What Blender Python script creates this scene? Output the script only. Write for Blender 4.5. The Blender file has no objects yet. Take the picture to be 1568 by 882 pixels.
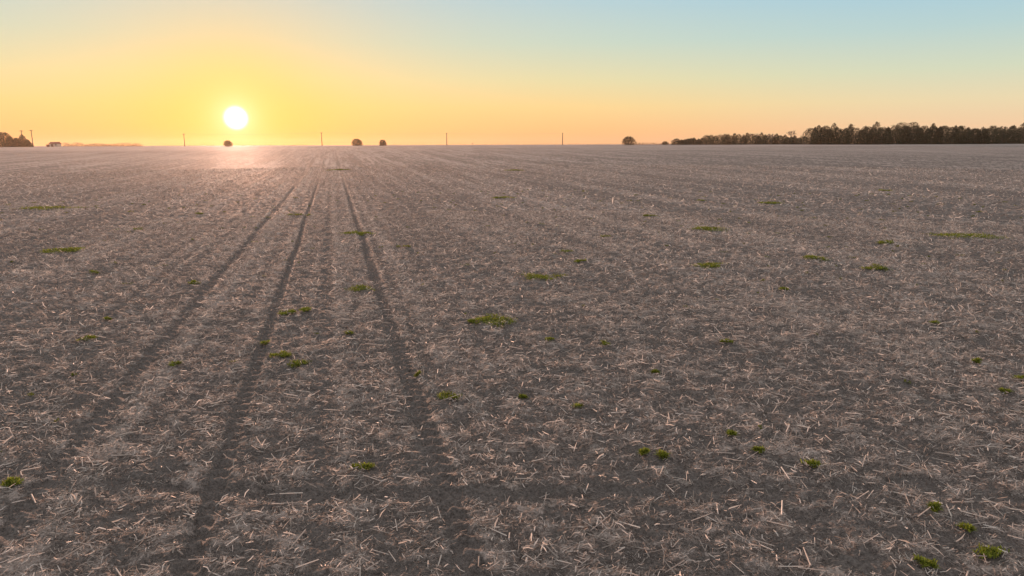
import bpy, math, random
import numpy as np
from mathutils import Vector, Matrix
rng=np.random.default_rng(7); random.seed(7)
H=4.8; PITCH=math.radians(11.86); F=1045.0
CP,SP=math.cos(PITCH),math.sin(PITCH)
SUN_AZ=math.radians(-21.4); SUN_EL=math.radians(2.05)
SD=Vector((math.sin(SUN_AZ)*math.cos(SUN_EL),math.cos(SUN_AZ)*math.cos(SUN_EL),math.sin(SUN_EL)))
scene=bpy.context.scene

def lin(r,g,b):
    return tuple((c/255/12.92 if c/255<=.04045 else ((c/255+.055)/1.055)**2.4) for c in (r,g,b))+(1,)

# ---------------- numpy noise -----------------
def _h(i,j,s):
    n=(i*374761393+j*668265263+s*1442695041)&0xFFFFFFFF
    n=((n^(n>>13))*1274126177)&0xFFFFFFFF
    n=n^(n>>16)
    return (n&0xFFFF)/65535.0
def vn(x,y,s=0):
    xf=np.floor(x); yf=np.floor(y); i=xf.astype(np.int64); j=yf.astype(np.int64)
    fx=x-xf; fy=y-yf; fx=fx*fx*(3-2*fx); fy=fy*fy*(3-2*fy)
    a=_h(i,j,s); b=_h(i+1,j,s); c=_h(i,j+1,s); d=_h(i+1,j+1,s)
    return (a*(1-fx)+b*fx)*(1-fy)+(c*(1-fx)+d*fx)*fy
def fbm(x,y,s=0,o=3):
    t=0;a=.5;n=0
    for k in range(o):
        t=t+a*vn(x,y,s+k*17); n+=a; a*=.5; x=x*2.03+3.1; y=y*2.03+1.7
    return t/n
def sstep(a,b,x):
    t=np.clip((x-a)/(b-a),0,1); return t*t*(3-2*t)

# ---------------- terrain -----------------
RA=math.radians(-14.5)
def su(x,y):
    return x*math.cos(RA)-y*math.sin(RA), x*math.sin(RA)+y*math.cos(RA)
TR=[(1.32,.165,1.15),(-1.89,.11,1.1),(-4.35,.17,.8)]
def wander(u): return .05*(vn(u/9.0,u*0+3.3,91)-.5)*2+.03*(vn(u/1.7,u*0+1.3,92)-.5)
def broad(x,y):
    return 4.3*sstep(45,400,y)
def furrow(x,y):
    yc=8.75+.35*(vn(x/3.0,x*0,55)-.5)+.012*x*x*.6
    return np.exp(-((y-yc)/.14)**2)*(sstep(-6.5,-5,x))*(1-.55*sstep(2.5,4,x))*(.4+.8*vn(x/.5,y/.5,57))
def lugs(s0,sw,u):
    return .5+.5*np.sin(2*np.pi*(u+np.abs(sw-s0)*.9)/.34)
def cover(x,y):
    s,u=su(x,y); sw=s+wander(u)
    r=np.hypot(x,y)
    c=.56+1.45*(fbm(x/.28,y/.14,1,3)-.5)+.32*(fbm(x/1.5,y/.6,5,2)-.5)
    c+=.085*np.cos(2*np.pi*sw/.76)*(1-sstep(60,120,r))
    st=.17*(vn(s/.35,u/30,21)-.5)+.15*(vn(s/2.6,u/60,22)-.5)
    c+=st*(1+1.4*sstep(14,40,r))+.2*(fbm(x/11,y/9,23,2)-.5)
    for s0,w,a in TR:
        g=np.exp(-((sw-s0)/(w*(.85+.35*vn(u/.35,s*0,79))))**4)
        nf=1-sstep(22,40,r)
        c-=a*g*((.38+.60*lugs(s0,sw,u))*nf+.72*(1-nf)+.2*(vn(u/.6,s*0,77)-.5))
    for s0,w,a in [(-3.72,.24,.42),(-.1,.14,.14),(.35,.10,.10),(2.2,.3,.06),(6.9,.4,.08),(13.2,1.0,.22),(17,.8,.10),(-8.2,.3,.10),(-11,.5,.1)]:
        c+=a*np.exp(-((sw-s0)/w)**2)
    for s0,w,a in [(-.5,.09,.18),(.75,.08,.12),(3.3,.12,.10),(5.6,.12,.10),(-6.4,.12,.14),(-7.1,.12,.12)]:
        c-=a*np.exp(-((sw-s0)/w)**2)
    # faint broad old wheelings arcing away across the right side of the field
    for k0 in (9.5,12.3):
        c+=.16*np.exp(-((x-(k0+.42*(y-14)+.004*(y-14)**2))/.5)**2)*sstep(14,24,y)
    c-=.75*furrow(x,y)
    return np.clip(c,0,1)
def gz(x,y):
    r=np.hypot(x,y); s,u=su(x,y); sw=s+wander(u)
    n=1-sstep(70,130,r)
    z=.040*(fbm(x/.9,y/.9,31,2)-.5)+.080*(fbm(x/.24,y/.18,33,2)-.5)+.060*(fbm(x/.075,y/.075,35,2)-.5)
    z=z+.008*np.cos(2*np.pi*sw/.76)
    for s0,w,a in TR:
        d=sw-s0; g=np.exp(-(d/(w*1.15))**4)
        z=z*(1-.4*a*g)-.050*a*g+.014*a*np.exp(-((np.abs(d)-w*1.7)/(w*.6))**2)
        z=z-.06*a*(lugs(s0,sw,u)-.5)*g
    z=z-.08*furrow(x,y)
    z=z*n+.25*(fbm(x/40,y/40,41,2)-.5)*sstep(20,80,r)
    return z+broad(x,y)

# ---------------- mesh helper -----------------
def mk(name,V,Fs,mat,attrs=None,smooth=False,parent=None):
    me=bpy.data.meshes.new(name)
    V=np.asarray(V,dtype=np.float32)
    me.vertices.add(len(V)); me.vertices.foreach_set('co',V.ravel())
    if isinstance(Fs,np.ndarray): Fs=[Fs]
    tot=sum(f.size for f in Fs); nf=sum(len(f) for f in Fs)
    me.loops.add(tot); me.loops.foreach_set('vertex_index',np.concatenate([f.ravel() for f in Fs]).astype(np.int32))
    me.polygons.add(nf)
    cnt=np.concatenate([np.full(len(f),f.shape[1]) for f in Fs]).astype(np.int32)
    st=np.concatenate([[0],np.cumsum(cnt)[:-1]]).astype(np.int32)
    me.polygons.foreach_set('loop_start',st)
    try: me.polygons.foreach_set('loop_total',cnt)
    except Exception: pass
    me.update(calc_edges=True)
    if attrs:
        for k,a in attrs.items():
            at=me.attributes.new(k,'FLOAT','POINT'); at.data.foreach_set('value',np.asarray(a,dtype=np.float32))
    me.polygons.foreach_set('use_smooth',np.full(nf,smooth))
    me.validate()
    ob=bpy.data.objects.new(name,me); scene.collection.objects.link(ob)
    if mat: me.materials.append(mat)
    if parent: ob.parent=parent
    return ob

# ---------------- materials -----------------
def newmat(n):
    m=bpy.data.materials.new(n); m.use_nodes=True; nt=m.node_tree; nt.nodes.clear(); return m,nt
class N:
    def __init__(s,nt): s.nt=nt
    def __call__(s,t,ins=None,**kw):
        n=s.nt.nodes.new(t)
        for k,v in kw.items(): setattr(n,k,v)
        if ins:
            for k,v in ins.items():
                if hasattr(v,'is_linked'): s.nt.links.new(v,n.inputs[k])
                else: n.inputs[k].default_value=v
        return n
def math_(n,op,a,b=None,clamp=False):
    d={0:a}
    if b is not None: d[1]=b
    x=n('ShaderNodeMath',d,operation=op); x.use_clamp=clamp; return x.outputs[0]
def mix(n,f,a,b):
    x=n('ShaderNodeMix',None,data_type='RGBA')
    for i,v in ((0,f),(6,a),(7,b)):
        if hasattr(v,'is_linked'): n.nt.links.new(v,x.inputs[i])
        else: x.inputs[i].default_value=v
    return x.outputs[2]
def rng_(n,v,a,b,c=0,d=1):
    return n('ShaderNodeMapRange',{0:v,1:a,2:b,3:c,4:d}).outputs[0]

# ground
mg,nt=newmat('field_soil'); n=N(nt)
tc=n('ShaderNodeTexCoord'); 
rotm=n('ShaderNodeMapping',{'Vector':tc.outputs['Object'],'Rotation':(0,0,RA)})
att=n('ShaderNodeAttribute',attribute_name='cover').outputs['Fac']
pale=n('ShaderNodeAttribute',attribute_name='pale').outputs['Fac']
far=n('ShaderNodeAttribute',attribute_name='far').outputs['Fac']
def noise(vec,sc,det=3,rough=.6):
    return n('ShaderNodeTexNoise',{'Vector':vec,'Scale':sc,'Detail':det,'Roughness':rough}).outputs['Fac']
fine=noise(tc.outputs['Object'],28,3,.7)
mid=noise(tc.outputs['Object'],5.5,4,.7)
big=noise(tc.outputs['Object'],.9,5,.65)
strm=n('ShaderNodeMapping',{'Vector':rotm.outputs[0],'Scale':(1.4,.035,1)})
streak=noise(strm.outputs[0],1.0,3,.6)
strm2=n('ShaderNodeMapping',{'Vector':rotm.outputs[0],'Scale':(.25,.01,1)})
streak2=noise(strm2.outputs[0],1.0,3,.6)
t=math_(n,'ADD',att,math_(n,'MULTIPLY',math_(n,'SUBTRACT',fine,.5),1.8))
t=math_(n,'ADD',t,math_(n,'MULTIPLY',math_(n,'SUBTRACT',mid,.5),2.1))
t=math_(n,'ADD',t,math_(n,'MULTIPLY',math_(n,'SUBTRACT',big,.5),1.3))
t=math_(n,'ADD',t,math_(n,'MULTIPLY',math_(n,'SUBTRACT',streak,.5),math_(n,'ADD',.4,math_(n,'MULTIPLY',far,1.4))))
t=math_(n,'ADD',t,math_(n,'MULTIPLY',math_(n,'SUBTRACT',streak2,.5),math_(n,'ADD',.3,math_(n,'MULTIPLY',far,1.0))))
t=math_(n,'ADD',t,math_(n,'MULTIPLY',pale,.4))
msk=rng_(n,t,.34,1.02)
soilf=rng_(n,noise(tc.outputs['Object'],22,5,.8),.30,.70)
soil=mix(n,soilf,(.034,.029,.026,1),(.235,.205,.188,1))
straw=mix(n,noise(tc.outputs['Object'],45,2,.6),(.24,.204,.184,1),(.54,.462,.418,1))
col=mix(n,msk,soil,straw)
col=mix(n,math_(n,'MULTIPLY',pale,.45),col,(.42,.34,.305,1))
bh=math_(n,'ADD',math_(n,'MULTIPLY',fine,.5),math_(n,'ADD',mid,math_(n,'MULTIPLY',msk,.6)))
bump=n('ShaderNodeBump',{'Strength':1.0,'Distance':.06,'Height':bh})
bs=n('ShaderNodeBsdfPrincipled',{'Base Color':col,'Roughness':.80,'Specular IOR Level':.17,'Normal':bump.outputs[0]})
out=n('ShaderNodeOutputMaterial',{0:bs.outputs[0]})

# straw
ms,nt=newmat('corn_residue_straw'); n=N(nt)
rn=n('ShaderNodeAttribute',attribute_name='rnd').outputs['Fac']
cr=n('ShaderNodeValToRGB',{0:rn})
e=cr.color_ramp.elements; e[0].position=0;e[0].color=(.095,.078,.068,1); e[1].position=1;e[1].color=(.93,.85,.79,1)
for p,c in ((.3,(.25,.213,.19,1)),(.6,(.52,.453,.408,1)),(.85,(.76,.675,.615,1))):
    k=e.new(p);k.color=c
b1=n('ShaderNodeBsdfPrincipled',{'Base Color':cr.outputs[0],'Roughness':.5,'Specular IOR Level':.6})
b2=n('ShaderNodeBsdfTranslucent',{'Color':cr.outputs[0]})
mx=n('ShaderNodeMixShader',{0:.45,1:b1.outputs[0],2:b2.outputs[0]})
n('ShaderNodeOutputMaterial',{0:mx.outputs[0]})

def leafmat(name,c0,c1,trans=.25,rough=.6):
    m,nt=newmat(name); n=N(nt)
    rn=n('ShaderNodeAttribute',attribute_name='rnd').outputs['Fac']
    c=mix(n,rn,c0,c1)
    a=n('ShaderNodeBsdfPrincipled',{'Base Color':c,'Roughness':rough,'Specular IOR Level':.1})
    b=n('ShaderNodeBsdfTranslucent',{'Color':c})
    x=n('ShaderNodeMixShader',{0:trans,1:a.outputs[0],2:b.outputs[0]})
    n('ShaderNodeOutputMaterial',{0:x.outputs[0]}); return m
m_weed=leafmat('weed_leaf',(.08,.105,.015,1),(.40,.43,.06,1),.4)
m_cedar=leafmat('cedar_foliage',(.010,.016,.008,1),(.045,.048,.022,1),.05)
m_brush=leafmat('hazed_brush_twigs',(.16,.10,.06,1),(.32,.2,.12,1),.3)  # distance haze put into the colour: twigs lightened to orange-brown
def plain(name,c,rough=.8,metal=0):
    m,nt=newmat(name); n=N(nt)
    tc=n('ShaderNodeTexCoord')
    nz=n('ShaderNodeTexNoise',{'Vector':tc.outputs['Object'],'Scale':3.0,'Detail':4}).outputs['Fac']
    c2=tuple(v*.65 for v in c[:3])+(1,)
    cc=mix(n,nz,c2,c)
    a=n('ShaderNodeBsdfPrincipled',{'Base Color':cc,'Roughness':rough,'Metallic':metal})
    n('ShaderNodeOutputMaterial',{0:a.outputs[0]}); return m
m_bark=plain('bare_bark',(.15,.11,.09,1))
m_trunk=plain('cedar_bark',(.05,.04,.032,1))
m_pole=plain('pole_wood',(.10,.075,.06,1))
m_wire=plain('wire_metal',(.2,.2,.2,1),.5,.5)
m_white=plain('weathered_white_siding',(.45,.43,.40,1))
m_red=plain('red_roof_paint',(.22,.05,.035,1))
m_dark=plain('dark_door',(.05,.04,.04,1))

# ---------------- ground mesh -----------------
rr=[0.4]
while rr[-1]<4: rr.append(rr[-1]*1.12)
while rr[-1]<130: rr.append(rr[-1]*1.0034)
while rr[-1]<25000: rr.append(rr[-1]*1.022)
rr=np.array(rr)
fa=np.radians(np.linspace(-47,47,940)); ba=np.radians(np.linspace(47,313,72)[1:-1])
aa=np.concatenate([fa,ba]); na=len(aa); nr=len(rr)
R,A=np.meshgrid(rr,aa,indexing='ij')
X=R*np.sin(A); Y=R*np.cos(A)
Z=gz(X.ravel(),Y.ravel()).reshape(X.shape)
V=np.stack([X.ravel(),Y.ravel(),Z.ravel()],1)
V=np.vstack([V,[[0,0,float(gz(np.array([0.]),np.array([0.]))[0])]]])
i=np.arange(nr-1)[:,None]*na; j=np.arange(na)[None,:]; j2=(j+1)%na
Q=np.stack([(i+j),(i+j2),(i+na+j2),(i+na+j)],-1).reshape(-1,4)[:, ::-1]
jj=np.arange(na); T=np.stack([np.full(na,nr*na),(jj+1)%na,jj],1)
cv=cover(V[:,0],V[:,1])
rad=np.hypot(V[:,0],V[:,1])
cv=cv*(1-sstep(140,300,rad))+.5*sstep(140,300,rad)
x_,y_=V[:,0],V[:,1]
bear=x_/np.maximum(y_,1)
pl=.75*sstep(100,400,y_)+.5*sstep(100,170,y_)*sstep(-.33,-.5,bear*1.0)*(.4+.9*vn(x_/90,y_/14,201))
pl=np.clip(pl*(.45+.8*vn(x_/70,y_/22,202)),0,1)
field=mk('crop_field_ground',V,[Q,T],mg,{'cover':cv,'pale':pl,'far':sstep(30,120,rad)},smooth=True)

# ---------------- straw residue -----------------
def sector(nn,r0,r1,half=50):
    r=np.sqrt(rng.uniform(r0*r0,r1*r1,nn)); a=np.radians(rng.uniform(-half,half,nn))
    return r*np.sin(a),r*np.cos(a)
Vs=[];Qs=[];Rs=[];base=0
def ribbons(x,y,L,W,lift,pitch,bright):
    global base
    k=len(x); th=rng.uniform(0,2*np.pi,k)
    d=np.stack([np.cos(th)*np.cos(pitch),np.sin(th)*np.cos(pitch),np.sin(pitch)],1)
    sh=np.stack([-np.sin(th),np.cos(th),np.zeros(k)],1); up=np.cross(d,sh)
    ro=rng.normal(0,.8,k)
    sd=sh*np.cos(ro)[:,None]+up*np.sin(ro)[:,None]
    nn=np.cross(d,sd)
    z=gz(x,y)+lift+np.abs(np.sin(pitch))*L*.5
    c=np.stack([x,y,z],1)
    be=(rng.normal(0,.10,k)*L)[:,None]
    swy=(rng.normal(0,.08,k)*L)[:,None]
    Wt=W[:,None]; Lh=L[:,None]*.5
    p0=c-d*Lh; p1=c+nn*be+sd*swy; p2=c+d*Lh
    v=np.stack([p0-sd*Wt*.4,p0+sd*Wt*.4,p1-sd*Wt*.5,p1+sd*Wt*.5,p2-sd*Wt*.18,p2+sd*Wt*.18],1)
    b=base+np.arange(k)*6
    q=np.stack([np.stack([b,b+1,b+3,b+2],1),np.stack([b+2,b+3,b+5,b+4],1)],1).reshape(-1,4)
    Vs.append(v.reshape(-1,3));Qs.append(q);Rs.append(np.repeat(bright,6)); base+=6*k
def stalks(x,y,L,W,lift,pitch,bright,th=None):
    global base
    k=len(x); th=rng.uniform(0,2*np.pi,k) if th is None else th
    d=np.stack([np.cos(th)*np.cos(pitch),np.sin(th)*np.cos(pitch),np.sin(pitch)],1)
    sh=np.stack([-np.sin(th),np.cos(th),np.zeros(k)],1); up=np.cross(d,sh)
    z=gz(x,y)+lift+np.abs(np.sin(pitch))*L*.5
    c=np.stack([x,y,z],1); Lh=L[:,None]*.5; w=W[:,None]*.5
    vs=[]
    for sgn,tp in ((-1,1),(1,.75)):
        for a in (0,math.pi/2,math.pi,3*math.pi/2):
            vs.append(c+sgn*d*Lh+(sh*math.cos(a)+up*math.sin(a))*w*tp)
    v=np.stack(vs,1); b=base+np.arange(k)*8
    q=[np.stack([b+m,b+(m+1)%4,b+4+(m+1)%4,b+4+m],1) for m in range(4)]+[np.stack([b+4,b+5,b+6,b+7],1),np.stack([b,b+1,b+2,b+3],1)]
    Vs.append(v.reshape(-1,3));Qs.append(np.stack(q,1).reshape(-1,4));Rs.append(np.repeat(bright,8)); base+=8*k
def accept(x,y,lo=.12):
    c=cover(x,y); s,u=su(x,y); sw=s+wander(u)
    l=lo+0*x
    for s0,w,a in TR: l=l*(1-.85*np.exp(-((sw-s0)/w)**4))
    m=rng.uniform(0,1,len(x))<np.clip(np.maximum(l,(c-.12)*1.15),0,1)**1.4
    return x[m],y[m],c[m]
def U(a,b,k): return rng.uniform(a,b,k)
for r0,r1,dens,sc in ((5,22,1350,.76),(22,50,290,1.35),(50,140,20,3.2)):
    x,y=sector(int(.873*(r1*r1-r0*r0)*dens),r0,r1)
    x,y,c=accept(x,y); k=len(x)
    L=U(.03,.12,k)*(1+.8*(rng.random(k)<.25)); W=U(.004,.010,k)*(1+1.0*(rng.random(k)<.2))
    pitch=rng.normal(0,.32,k); up=rng.random(k)<.08; pitch=np.where(up,U(.4,1.3,k),pitch)
    br=np.clip(rng.beta(1.0,1.9,k)+.25*(c-.4),0,1)
    s1=sc if sc<2 else sc*.8
    ribbons(x,y,L*s1,W*s1*(1.0 if sc<2 else 1.3),U(.0,.05,k)*c*max(sc,1)**.5+.004,pitch,br)
    x,y=sector(int(.873*(r1*r1-r0*r0)*dens*.05),r0,r1)
    x,y,c=accept(x,y,.12); k=len(x)
    ribbons(x,y,U(.08,.20,k)*s1**.7,U(.010,.022,k)*s1**.7,U(.01,.07,k),rng.normal(0,.35,k),np.clip(U(.5,1,k),0,1))
    if r0<50:
        x,y=sector(int(.873*(r1*r1-r0*r0)*dens*.012/ sc),r0,r1)
        x,y,c=accept(x,y,.15); k=len(x)
        stalks(x,y,U(.08,.34,k),U(.010,.020,k),U(.012,.06,k),np.clip(rng.normal(0,.15,k),-.35,.35),U(.45,1,k))
        x,y=sector(int(.873*(r1*r1-r0*r0)*3/sc),r0,r1)
        k=len(x); stalks(x,y,U(.06,.14,k),U(.012,.02,k),-.01+np.zeros(k),U(.6,1.5,k),U(.2,.8,k))
V=np.concatenate(Vs);Q=np.concatenate(Qs);Rr=np.concatenate(Rs)
print('straw quads',len(Q))
mk('corn_stalk_residue',V,Q,ms,{'rnd':Rr})

# ---------------- weeds -----------------
def ground_spot(px,py):
    ca,sa=math.cos(math.radians(-.18)),math.sin(math.radians(-.18))
    a,b=(px-784),-(py-441)
    a,b=a*ca-b*sa,a*sa+b*ca
    d=Vector((a,F*CP+b*SP,b*CP-F*SP)); t=0
    for t in np.geomspace(3,600,4000):
        k=t/F
        if H+d.z*k<=float(broad(np.array([0.]),np.array([d.y*k]))[0]): break
    return d.x*k,d.y*k
WL=[(103,384,35),(82,319,45),(212,352,12),(298,433,16),(305,328,10),(455,330,16),(548,357,35),(620,378,10),(552,443,30),(441,480,20),(467,477,18),(408,525,16),(441,545,24),(456,558,22),(557,717,22),(687,607,28),(801,607,10),(752,492,50),(722,494,14),(827,424,40),(885,623,12),(843,522,12),(928,527,16),(988,698,18),(1014,701,18),(1086,408,34),(1083,351,38),(1247,396,26),(1182,311,22),(1245,715,20),(1160,693,10),(1120,668,10),(1112,527,14),(1002,570,8),(1478,362,46),(1356,372,20),(1340,411,26),(1410,866,20),(1510,847,34),(1475,815,12),(1540,600,10),(1565,581,14),(1497,557,10),(20,740,24),(145,418,12),(273,558,12),(138,521,18),(535,513,10),(523,259,22),(788,260,16),(770,303,20),(993,331,16),(868,385,14),(888,400,14),(926,362,14),(165,489,8),(1430,495,10),(1430,780,10),(1200,444,12),(640,575,6),(1075,307,10),(1355,292,14)]
def weed_blades(cx,cy,wid,dep,nb,bl,bw):
    nl=max(3,int(nb/130)+2)
    lx=rng.normal(0,wid*.26,nl); ly=rng.normal(0,dep*.26,nl)
    li=rng.integers(0,nl,nb)
    x=cx+lx[li]+rng.normal(0,wid*.13,nb); y=cy+ly[li]+rng.normal(0,dep*.15,nb)
    z=gz(x,y); th=U(0,2*np.pi,nb); pt=U(.25,1.35,nb); L=U(.5,1.1,nb)*bl; W=U(.6,1.3,nb)*bw
    d=np.stack([np.cos(th)*np.cos(pt),np.sin(th)*np.cos(pt),np.sin(pt)],1); sh=np.stack([-np.sin(th),np.cos(th),th*0],1)
    p=np.stack([x,y,z+.03],1); Lm=L[:,None];Wm=W[:,None]
    d2=d.copy(); d2[:,2]-=.5; 
    v=np.stack([p-sh*Wm*.4,p+sh*Wm*.4,p+d*Lm*.6+sh*Wm*.5,p+d*Lm*.6-sh*Wm*.5,p+d*Lm*.6+d2*Lm*.4],1).reshape(-1,3)
    b=np.arange(nb)*5
    return v,np.stack([b,b+1,b+2,b+3],1),np.stack([b+3,b+2,b+4],1),np.repeat(np.clip(rng.beta(1.6,2,nb),0,1),5)
for (px,py,w) in WL:
    x,y=ground_spot(px,py+1); dist=math.hypot(x,y)
    wid=w*1.12*dist/F; dep=min(wid*.75,1.9)
    sc=max(1,dist/18)
    nb=int(np.clip(3300*wid*dep/sc**1.1,280,1700))
    v,q,t,r=weed_blades(x,y,wid,dep,nb,.095*sc**.45,.015*sc**.6)
    mk('weed_clump',v,[q,t],m_weed,{'rnd':r})
vv=[];qq=[];tt=[];rs=[];bs_=0
xs,ys=sector(260,6.5,75,40)
for x,y in zip(xs,ys):
    sz=random.choice((.08,.1,.12,.2))*(1+math.hypot(x,y)/50)
    v,q,t,r=weed_blades(x,y,sz,sz*.7,int(24+100*sz),.05*(1+math.hypot(x,y)/60),.010*(1+math.hypot(x,y)/40))
    vv.append(v);qq.append(q+bs_);tt.append(t+bs_);rs.append(r*.5);bs_+=len(v)
mk('scattered_weed_seedlings',np.concatenate(vv),[np.concatenate(qq),np.concatenate(tt)],m_weed,{'rnd':np.concatenate(rs)})

# ---------------- trees -----------------
def at(px,y):
    Zc=y*CP+(H-4.3)*SP
    return (px-784)/F*Zc
def zg(x,y): return float(gz(np.array([x]),np.array([y]))[0])
def cyl(p0,p1,r0,r1,k=5):
    p0=np.array(p0,float);p1=np.array(p1,float);d=p1-p0;d/=np.linalg.norm(d)+1e-9
    a=np.cross(d,[0,0,1] if abs(d[2])<.9 else [1,0,0]);a/=np.linalg.norm(a);b=np.cross(d,a)
    an=np.arange(k)*2*np.pi/k
    ring=np.cos(an)[:,None]*a+np.sin(an)[:,None]*b
    v=np.vstack([p0+ring*r0,p1+ring*r1]); q=np.array([[m,(m+1)%k,k+(m+1)%k,k+m] for m in range(k)])
    return v,q
class B:
    def __init__(s): s.v=[];s.q=[];s.n=0
    def add(s,v,q): s.v.append(v);s.q.append(q+s.n);s.n+=len(v)
    def cyl(s,*a): s.add(*cyl(*a))
    def box(s,c,sz):
        c=np.array(c);sz=np.array(sz)/2
        v=np.array([[x,y,z] for x in(-1,1) for y in(-1,1) for z in(-1,1)])*sz+c
        s.add(v,np.array([[0,1,3,2],[4,6,7,5],[0,4,5,1],[2,3,7,6],[0,2,6,4],[1,5,7,3]]))
    def mk(s,name,mat,parent=None):
        return mk(name,np.concatenate(s.v),np.concatenate(s.q),mat,None,False,parent)
def crown(cx,cy,z0,h,w,n,shape='cedar',leaf=.35,seed=0):
    r=np.random.default_rng(seed)
    t=r.beta(.95,1.35,n) if shape=='cedar' else r.beta(1.2,1.3,n)
    if shape=='cedar': prof=np.clip((1-t)**.55*(.8+.25*np.minimum(t/.18,1)),0,1)
    else: prof=np.sqrt(np.clip(1-(np.maximum(t-.3,0)/.72)**2,0.02,1))*(.85+.15*np.minimum(t/.2,1))
    th=r.uniform(0,2*np.pi,n)
    lump=.74+.40*vn(th*1.3+seed,t*6,seed)+.26*(vn(th*3+seed,t*15,seed+5)-.5)
    rad=w/2*prof*lump*np.sqrt(r.uniform(.1,1,n))
    c=np.stack([cx+rad*np.cos(th),cy+rad*np.sin(th),z0+t*h],1)
    c+=r.normal(0,leaf*.35,(n,3))
    a=r.normal(0,1,(n,3));a/=np.linalg.norm(a,axis=1)[:,None]; b=np.cross(a,r.normal(0,1,(n,3)));b/=np.linalg.norm(b,axis=1)[:,None]
    s=(leaf*r.uniform(.4,1.1,n))[:,None]
    v=np.stack([c-a*s*.5,c+b*s*.35,c+a*s*.7,c-b*s*.35],1).reshape(-1,3)
    k=np.arange(n)*4; q=np.stack([k,k+1,k+2,k+3],1)
    rnd=np.clip(r.uniform(0,.5,n)+.6*(vn(th*2,t*7,seed+9)-.3)+.25*t,0,1)
    return v,q,np.repeat(rnd,4)
def tree(name,px,y,h,w,shape='bush',n=1600,leaf=.4,mat=None,seed=1,trunk=.3):
    x=at(px,y); z=zg(x,y)
    root=bpy.data.objects.new(name,None); scene.collection.objects.link(root)
    v,q,r=crown(x,y,z+h*.02,h*.98,w,n,shape,leaf,seed)
    mk('crown',v,q,mat or m_cedar,{'rnd':r},parent=root)
    b=B(); b.cyl((x,y,z-.3),(x,y,z+h*.75),trunk,.06,7)
    for k in range(9):
        a=random.uniform(0,6.28);zz=z+h*(.1+.06*k); L=w*.4*(1-k/12)
        b.cyl((x,y,zz),(x+L*math.cos(a),y+L*math.sin(a),zz+L*.35),.09,.02,4)
    b.mk('trunk',m_trunk,root)
tree('round_cedar_bush',350,400,3.2,5.2,seed=3,mat=m_cedar,n=1500)
tree('cedar_bush',547.5,400,3.9,6.6,seed=4,n=2200)
tree('cedar_bush',587,400,3.3,4.8,seed=5)
tree('cedar_tree',963,400,4.9,8.4,seed=6,n=2800)
tree('cedar_bush',1019,470,2.2,5.0,seed=8,n=900)
def belt(name,items,leaf=.5,n=1300):
    root=bpy.data.objects.new(name,None); scene.collection.objects.link(root)
    vs=[];qs=[];rs=[];o=0;b=B()
    for k,(px,y,h,w,shp) in enumerate(items):
        x=at(px,y); z=zg(x,y)
        v,q,r=crown(x,y,z-.1,h,w,n,shp,leaf,100+k+len(items)); vs.append(v);qs.append(q+o);rs.append(np.clip(r+random.uniform(-.25,.25),0,1));o+=len(v)
        b.cyl((x,y,z-.3),(x,y,z+h*.7),.2,.05,6)
    mk('foliage',np.concatenate(vs),np.concatenate(qs),m_cedar,{'rnd':np.concatenate(rs)},parent=root)
    b.mk('trunks',m_trunk,root)
it=[]; px=1241
while px<1670:
    hh=random.choice((8.0,8.8,9.4,10,11))*random.uniform(1.0,1.13); it.append((px,random.uniform(382,392),hh,random.uniform(7,11),random.choice(['cedar','bush','bush']))); px+=random.uniform(7,18)
px=1247
while px<1670:
    it.append((px,random.uniform(395,402),random.uniform(8,10.6),random.uniform(7.5,10.5),random.choice(['cedar','bush']))); px+=random.uniform(9,15)
belt('cedar_windbreak',it,.5,2600)
it=[]; px=1036
while px<1232:
    f=(px-1036)/196; mh=3.7+3.1*min(1,f*2.2) - 1.6*max(0,(f-.72)/.28)
    it.append((px,470+random.uniform(-6,6),mh*random.uniform(.8,1.2),random.uniform(6,9.5),random.choice(['cedar','bush','bush']))); px+=random.uniform(3.5,8)
belt('distant_cedar_row',it,.5,1500)
it=[]; 
for px,h,w in ((-30,9,9),(-14,10,9),(-2,10.2,9),(9,9,9),(18,6.5,8),(27,5.5,7),(37,7.5,7),(44,4.5,6)):
    it.append((px,400,h*.93,w,'bush' if w>8 else 'cedar'))
belt('cedar_grove',it,.5,2400)

def bare(name,px,y,h,seed,spread=.5,depth=6):
    R_=random.Random(seed); b=B(); x=at(px,y); z=zg(x,y)-.2
    def rec(p,d,L,r,k):
        q=p+d*L; b.cyl(p,q,r,r*.72,4)
        if k==0: return
        for _ in range(R_.choice((2,3,3)) if k>1 else 3):
            nd=d+Vector((R_.gauss(0,spread),R_.gauss(0,spread),R_.gauss(.10,spread*.5))); nd.normalize()
            if nd.z<-.05: nd.z=.1; nd.normalize()
            rec(q-d*L*R_.uniform(0,.35),nd,L*R_.uniform(.66,.85),max(r*.6,.03),k-1)
    rec(Vector((x,y,z)),Vector((R_.gauss(0,.05),0,1)).normalized(),h*.25,h*.022,depth)
    b.mk(name,m_bark)
bare('bare_tree',5,440,14.5,1)
bare('bare_tree',-18,450,13,12)
bare('bare_tree',1213,480,12.5,2)
bare('bare_tree',1181,470,10.5,3)
bare('bare_tree',1156,490,11,4)
bare('bare_tree',1136,500,10,14)
bare('bare_tree',1398,430,12.5,5)
bare('bare_tree',1172,500,9,15)
bare('bare_tree',725,700,3.5,6,.6,5)
bare('bare_tree',1490,430,12,7)
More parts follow.
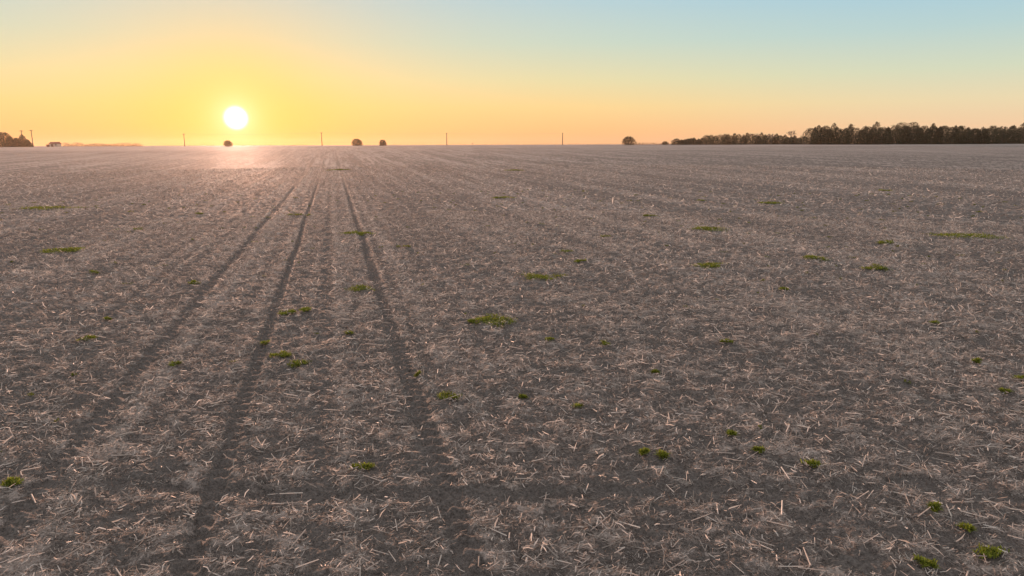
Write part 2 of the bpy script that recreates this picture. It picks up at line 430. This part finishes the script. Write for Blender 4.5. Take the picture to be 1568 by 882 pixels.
def brush(name,p0,p1,y,h,n,seed,leaf=.9):
    r=np.random.default_rng(seed); t=r.uniform(0,1,n); x=at(p0,y)+t*(at(p1,y)-at(p0,y)); yy=y+r.normal(0,3,n)
    hh=h*(.35+.9*vn(t*17,t*0,seed)); z=4.3+r.uniform(0,1,n)**1.5*hh
    c=np.stack([x,yy,z],1); a=r.normal(0,1,(n,3));a[:,2]=np.abs(a[:,2])*1.5;a/=np.linalg.norm(a,axis=1)[:,None];b=np.cross(a,r.normal(0,1,(n,3)));b/=np.linalg.norm(b,axis=1)[:,None]
    s=leaf*r.uniform(.4,1,n)[:,None]
    v=np.stack([c-a*s*.5,c+b*s*.15,c+a*s*.6,c-b*s*.15],1).reshape(-1,3);k=np.arange(n)*4
    mk(name,v,np.stack([k,k+1,k+2,k+3],1),m_brush,{'rnd':np.repeat(r.uniform(0,1,n),4)})
brush('distant_brush_line',96,218,650,3.6,6000,1)
brush('distant_brush_line',560,955,1100,2.2,5000,2)
brush('distant_brush_line',965,1250,620,2.2,6000,3)
brush('distant_brush_line',230,330,1200,2.5,1500,4)
brush('distant_brush_line',366,470,1200,2.2,1500,5)

# ---------------- utility poles -----------------
def pole(px,y,h,rot):
    x=at(px,y); z=zg(x,y); b=B()
    b.cyl((x,y,z-.5),(x,y,z+h),.30,.22,8)
    ca,sa=math.cos(rot),math.sin(rot)
    b.cyl((x-1.2*ca,y-.2-1.2*sa,z+h-.5),(x+1.2*ca,y-.2+1.2*sa,z+h-.5),.11,.11,4)
    for k in (-1.1,-.45,1.1): b.cyl((x+k*ca,y-.2+k*sa,z+h-.45),(x+k*ca,y-.2+k*sa,z+h-.15),.06,.05,6)
    b.cyl((x,y-.1,z+h-1.4),(x+.8*ca,y-.2+.8*sa,z+h-.52),.03,.03,4)
    b.mk('utility_pole',m_pole); return x,y,z+h-.15
tops=[pole(284,500,9.0,1.3),pole(494,505,9.6,1.2),pole(685,515,9.2,1.2),pole(862,525,9.0,1.2)]
pole(37,470,11,.3); pole(52,480,11.5,.3)
b=B()
for (a,c) in zip(tops[:-1],tops[1:]):
    for off in (-1.1,1.1):
        prev=None
        for k in range(13):
            t=k/12; p=(a[0]+(c[0]-a[0])*t,a[1]+(c[1]-a[1])*t+off,a[2]+(c[2]-a[2])*t-1.4*4*t*(1-t)*.6)
            if prev: b.cyl(prev,p,.012,.012,3)
            prev=p
b.mk('power_lines',m_wire)

# ---------------- shed -----------------
def shed(px,y):
    root=bpy.data.objects.new('farm_shed',None); scene.collection.objects.link(root)
    x=at(px,y); z=zg(x,y)-.1
    b=B(); b.box((x,y,z+1.2),(5.6,4,2.4)); b.mk('walls',m_white,root)
    v=np.array([[-3.1,-2.3,2.35],[3.1,-2.3,2.35],[3.1,0,3.5],[-3.1,0,3.5],[-3.1,2.3,2.35],[3.1,2.3,2.35],
       [-3.1,-2.3,2.22],[3.1,-2.3,2.22],[3.1,2.3,2.22],[-3.1,2.3,2.22]])+np.array([x,y,z+.02])
    q=np.array([[0,1,2,3],[3,2,5,4],[6,7,1,0],[4,5,8,9],[6,9,8,7]]); tri=np.array([[0,3,4],[1,5,2]]); side=np.array([[6,0,4,9],[7,8,5,1]])
    mk('roof',v,[q,side,tri],m_red,parent=root)
    b=B(); b.box((x-.9,y-2.03,z+1.0),(1.6,.06,2.0)); b.box((x+1.6,y-2.03,z+1.5),(.8,.06,.7)); b.mk('door_and_window',m_dark,root)
    b=B(); b.box((x-4.0,y-1,z+.9),(1.6,2.4,1.8)); b.mk('lean_to',m_red,root)
shed(86,480)

# ---------------- haze (thin volume added for the warm glow under the sun) -----------------
b=B(); b.box((0,500,5.5),(2400,1200,15)); 
hm=bpy.data.materials.new('sun_glow_haze'); hm.use_nodes=True; nt=hm.node_tree; nt.nodes.clear(); n=N(nt)
vs_=n('ShaderNodeVolumeScatter',{'Color':(1,.80,.62,1),'Density':.00010,'Anisotropy':.66})
n('ShaderNodeOutputMaterial',{'Volume':vs_.outputs[0]})
b.mk('sun_glow_haze',hm)

# ---------------- world -----------------
w=bpy.data.worlds.new('World'); scene.world=w; w.use_nodes=True; nt=w.node_tree; nt.nodes.clear(); n=N(nt)
tc=n('ShaderNodeTexCoord'); nv=n('ShaderNodeVectorMath',{0:tc.outputs['Generated']},operation='NORMALIZE').outputs[0]
z=n('ShaderNodeSeparateXYZ',{0:nv}).outputs['Z']
def ramp(fac,stops):
    r=n('ShaderNodeValToRGB',{0:fac}); e=r.color_ramp.elements
    e[0].position=stops[0][0];e[0].color=lin(*stops[0][1]); e[1].position=stops[-1][0];e[1].color=lin(*stops[-1][1])
    for p,c in stops[1:-1]: k=e.new(p);k.color=lin(*c)
    return r.outputs[0]
zz=math_(n,'MULTIPLY',z,2.5,True)
cen=ramp(zz,[(0,(250,184,134)),(.05,(252,197,138)),(.13,(249,215,152)),(.22,(230,221,176)),(.34,(200,217,202)),(.48,(178,209,219)),(.75,(204,207,211)),(1,(220,215,214))])
rgt=ramp(zz,[(0,(243,194,156)),(.05,(246,206,166)),(.13,(236,218,178)),(.22,(212,219,193)),(.34,(184,211,212)),(.48,(160,202,224)),(.75,(198,205,213)),(1,(218,214,214))])
dot=n('ShaderNodeVectorMath',{0:nv,1:tuple(SD)},operation='DOT_PRODUCT').outputs['Value']
ang=math_(n,'MULTIPLY',math_(n,'ARCCOSINE',math_(n,'MINIMUM',dot,1.0)),180/math.pi)
base_=mix(n,n('ShaderNodeMapRange',{0:ang,1:22.,2:60.},interpolation_type='SMOOTHSTEP').outputs[0],cen,rgt)
def ex(sig,amp): return math_(n,'MULTIPLY',math_(n,'EXPONENT',math_(n,'MULTIPLY',ang,-1/sig)),amp,True)
warm=ramp(zz,[(0,(255,166,74)),(.08,(255,188,84)),(.25,(252,202,112)),(1,(230,215,170))])
c=mix(n,ex(11,.72),base_,warm)
c=mix(n,ex(3.0,.82),c,lin(255,200,78))
c=mix(n,ex(1.35,1.6),c,(1.0,.88,.45,1))
disc=n('ShaderNodeMapRange',{0:ang,1:.45,2:1.05,3:1.,4:0.},interpolation_type='SMOOTHSTEP').outputs[0]
c=mix(n,disc,c,(2.2,2.1,1.9,1))
sky=n('ShaderNodeTexSky',sky_type='NISHITA',sun_disc=False,sun_elevation=SUN_EL,sun_rotation=SUN_AZ,dust_density=1.5)
bg1=n('ShaderNodeBackground',{0:c,1:.97}); bg2=n('ShaderNodeBackground',{0:sky.outputs[0],1:.012})
ad=n('ShaderNodeAddShader',{0:bg1.outputs[0],1:bg2.outputs[0]})
n('ShaderNodeOutputWorld',{0:ad.outputs[0]})
# sun
LE=math.radians(3.7)
LD=Vector((math.sin(SUN_AZ)*math.cos(LE),math.cos(SUN_AZ)*math.cos(LE),math.sin(LE)))
sl=bpy.data.lights.new('sun','SUN'); sl.energy=5.0; sl.angle=math.radians(.6); sl.color=(1,.54,.36)
so=bpy.data.objects.new('sun',sl); scene.collection.objects.link(so); so.rotation_euler=LD.to_track_quat('Z','Y').to_euler(); so.location=(0,0,50)
# camera
cd=bpy.data.cameras.new('camera'); cd.lens=24; cd.sensor_width=36; cd.clip_end=60000; cd.clip_start=.1
co=bpy.data.objects.new('camera',cd); scene.collection.objects.link(co)
co.matrix_world=Matrix.Translation((0,0,H))@Matrix.Rotation(math.pi/2-PITCH,4,'X')@Matrix.Rotation(math.radians(-.18),4,'Z')
scene.camera=co
scene.view_settings.view_transform='Standard'; scene.view_settings.look='None'; scene.view_settings.exposure=0
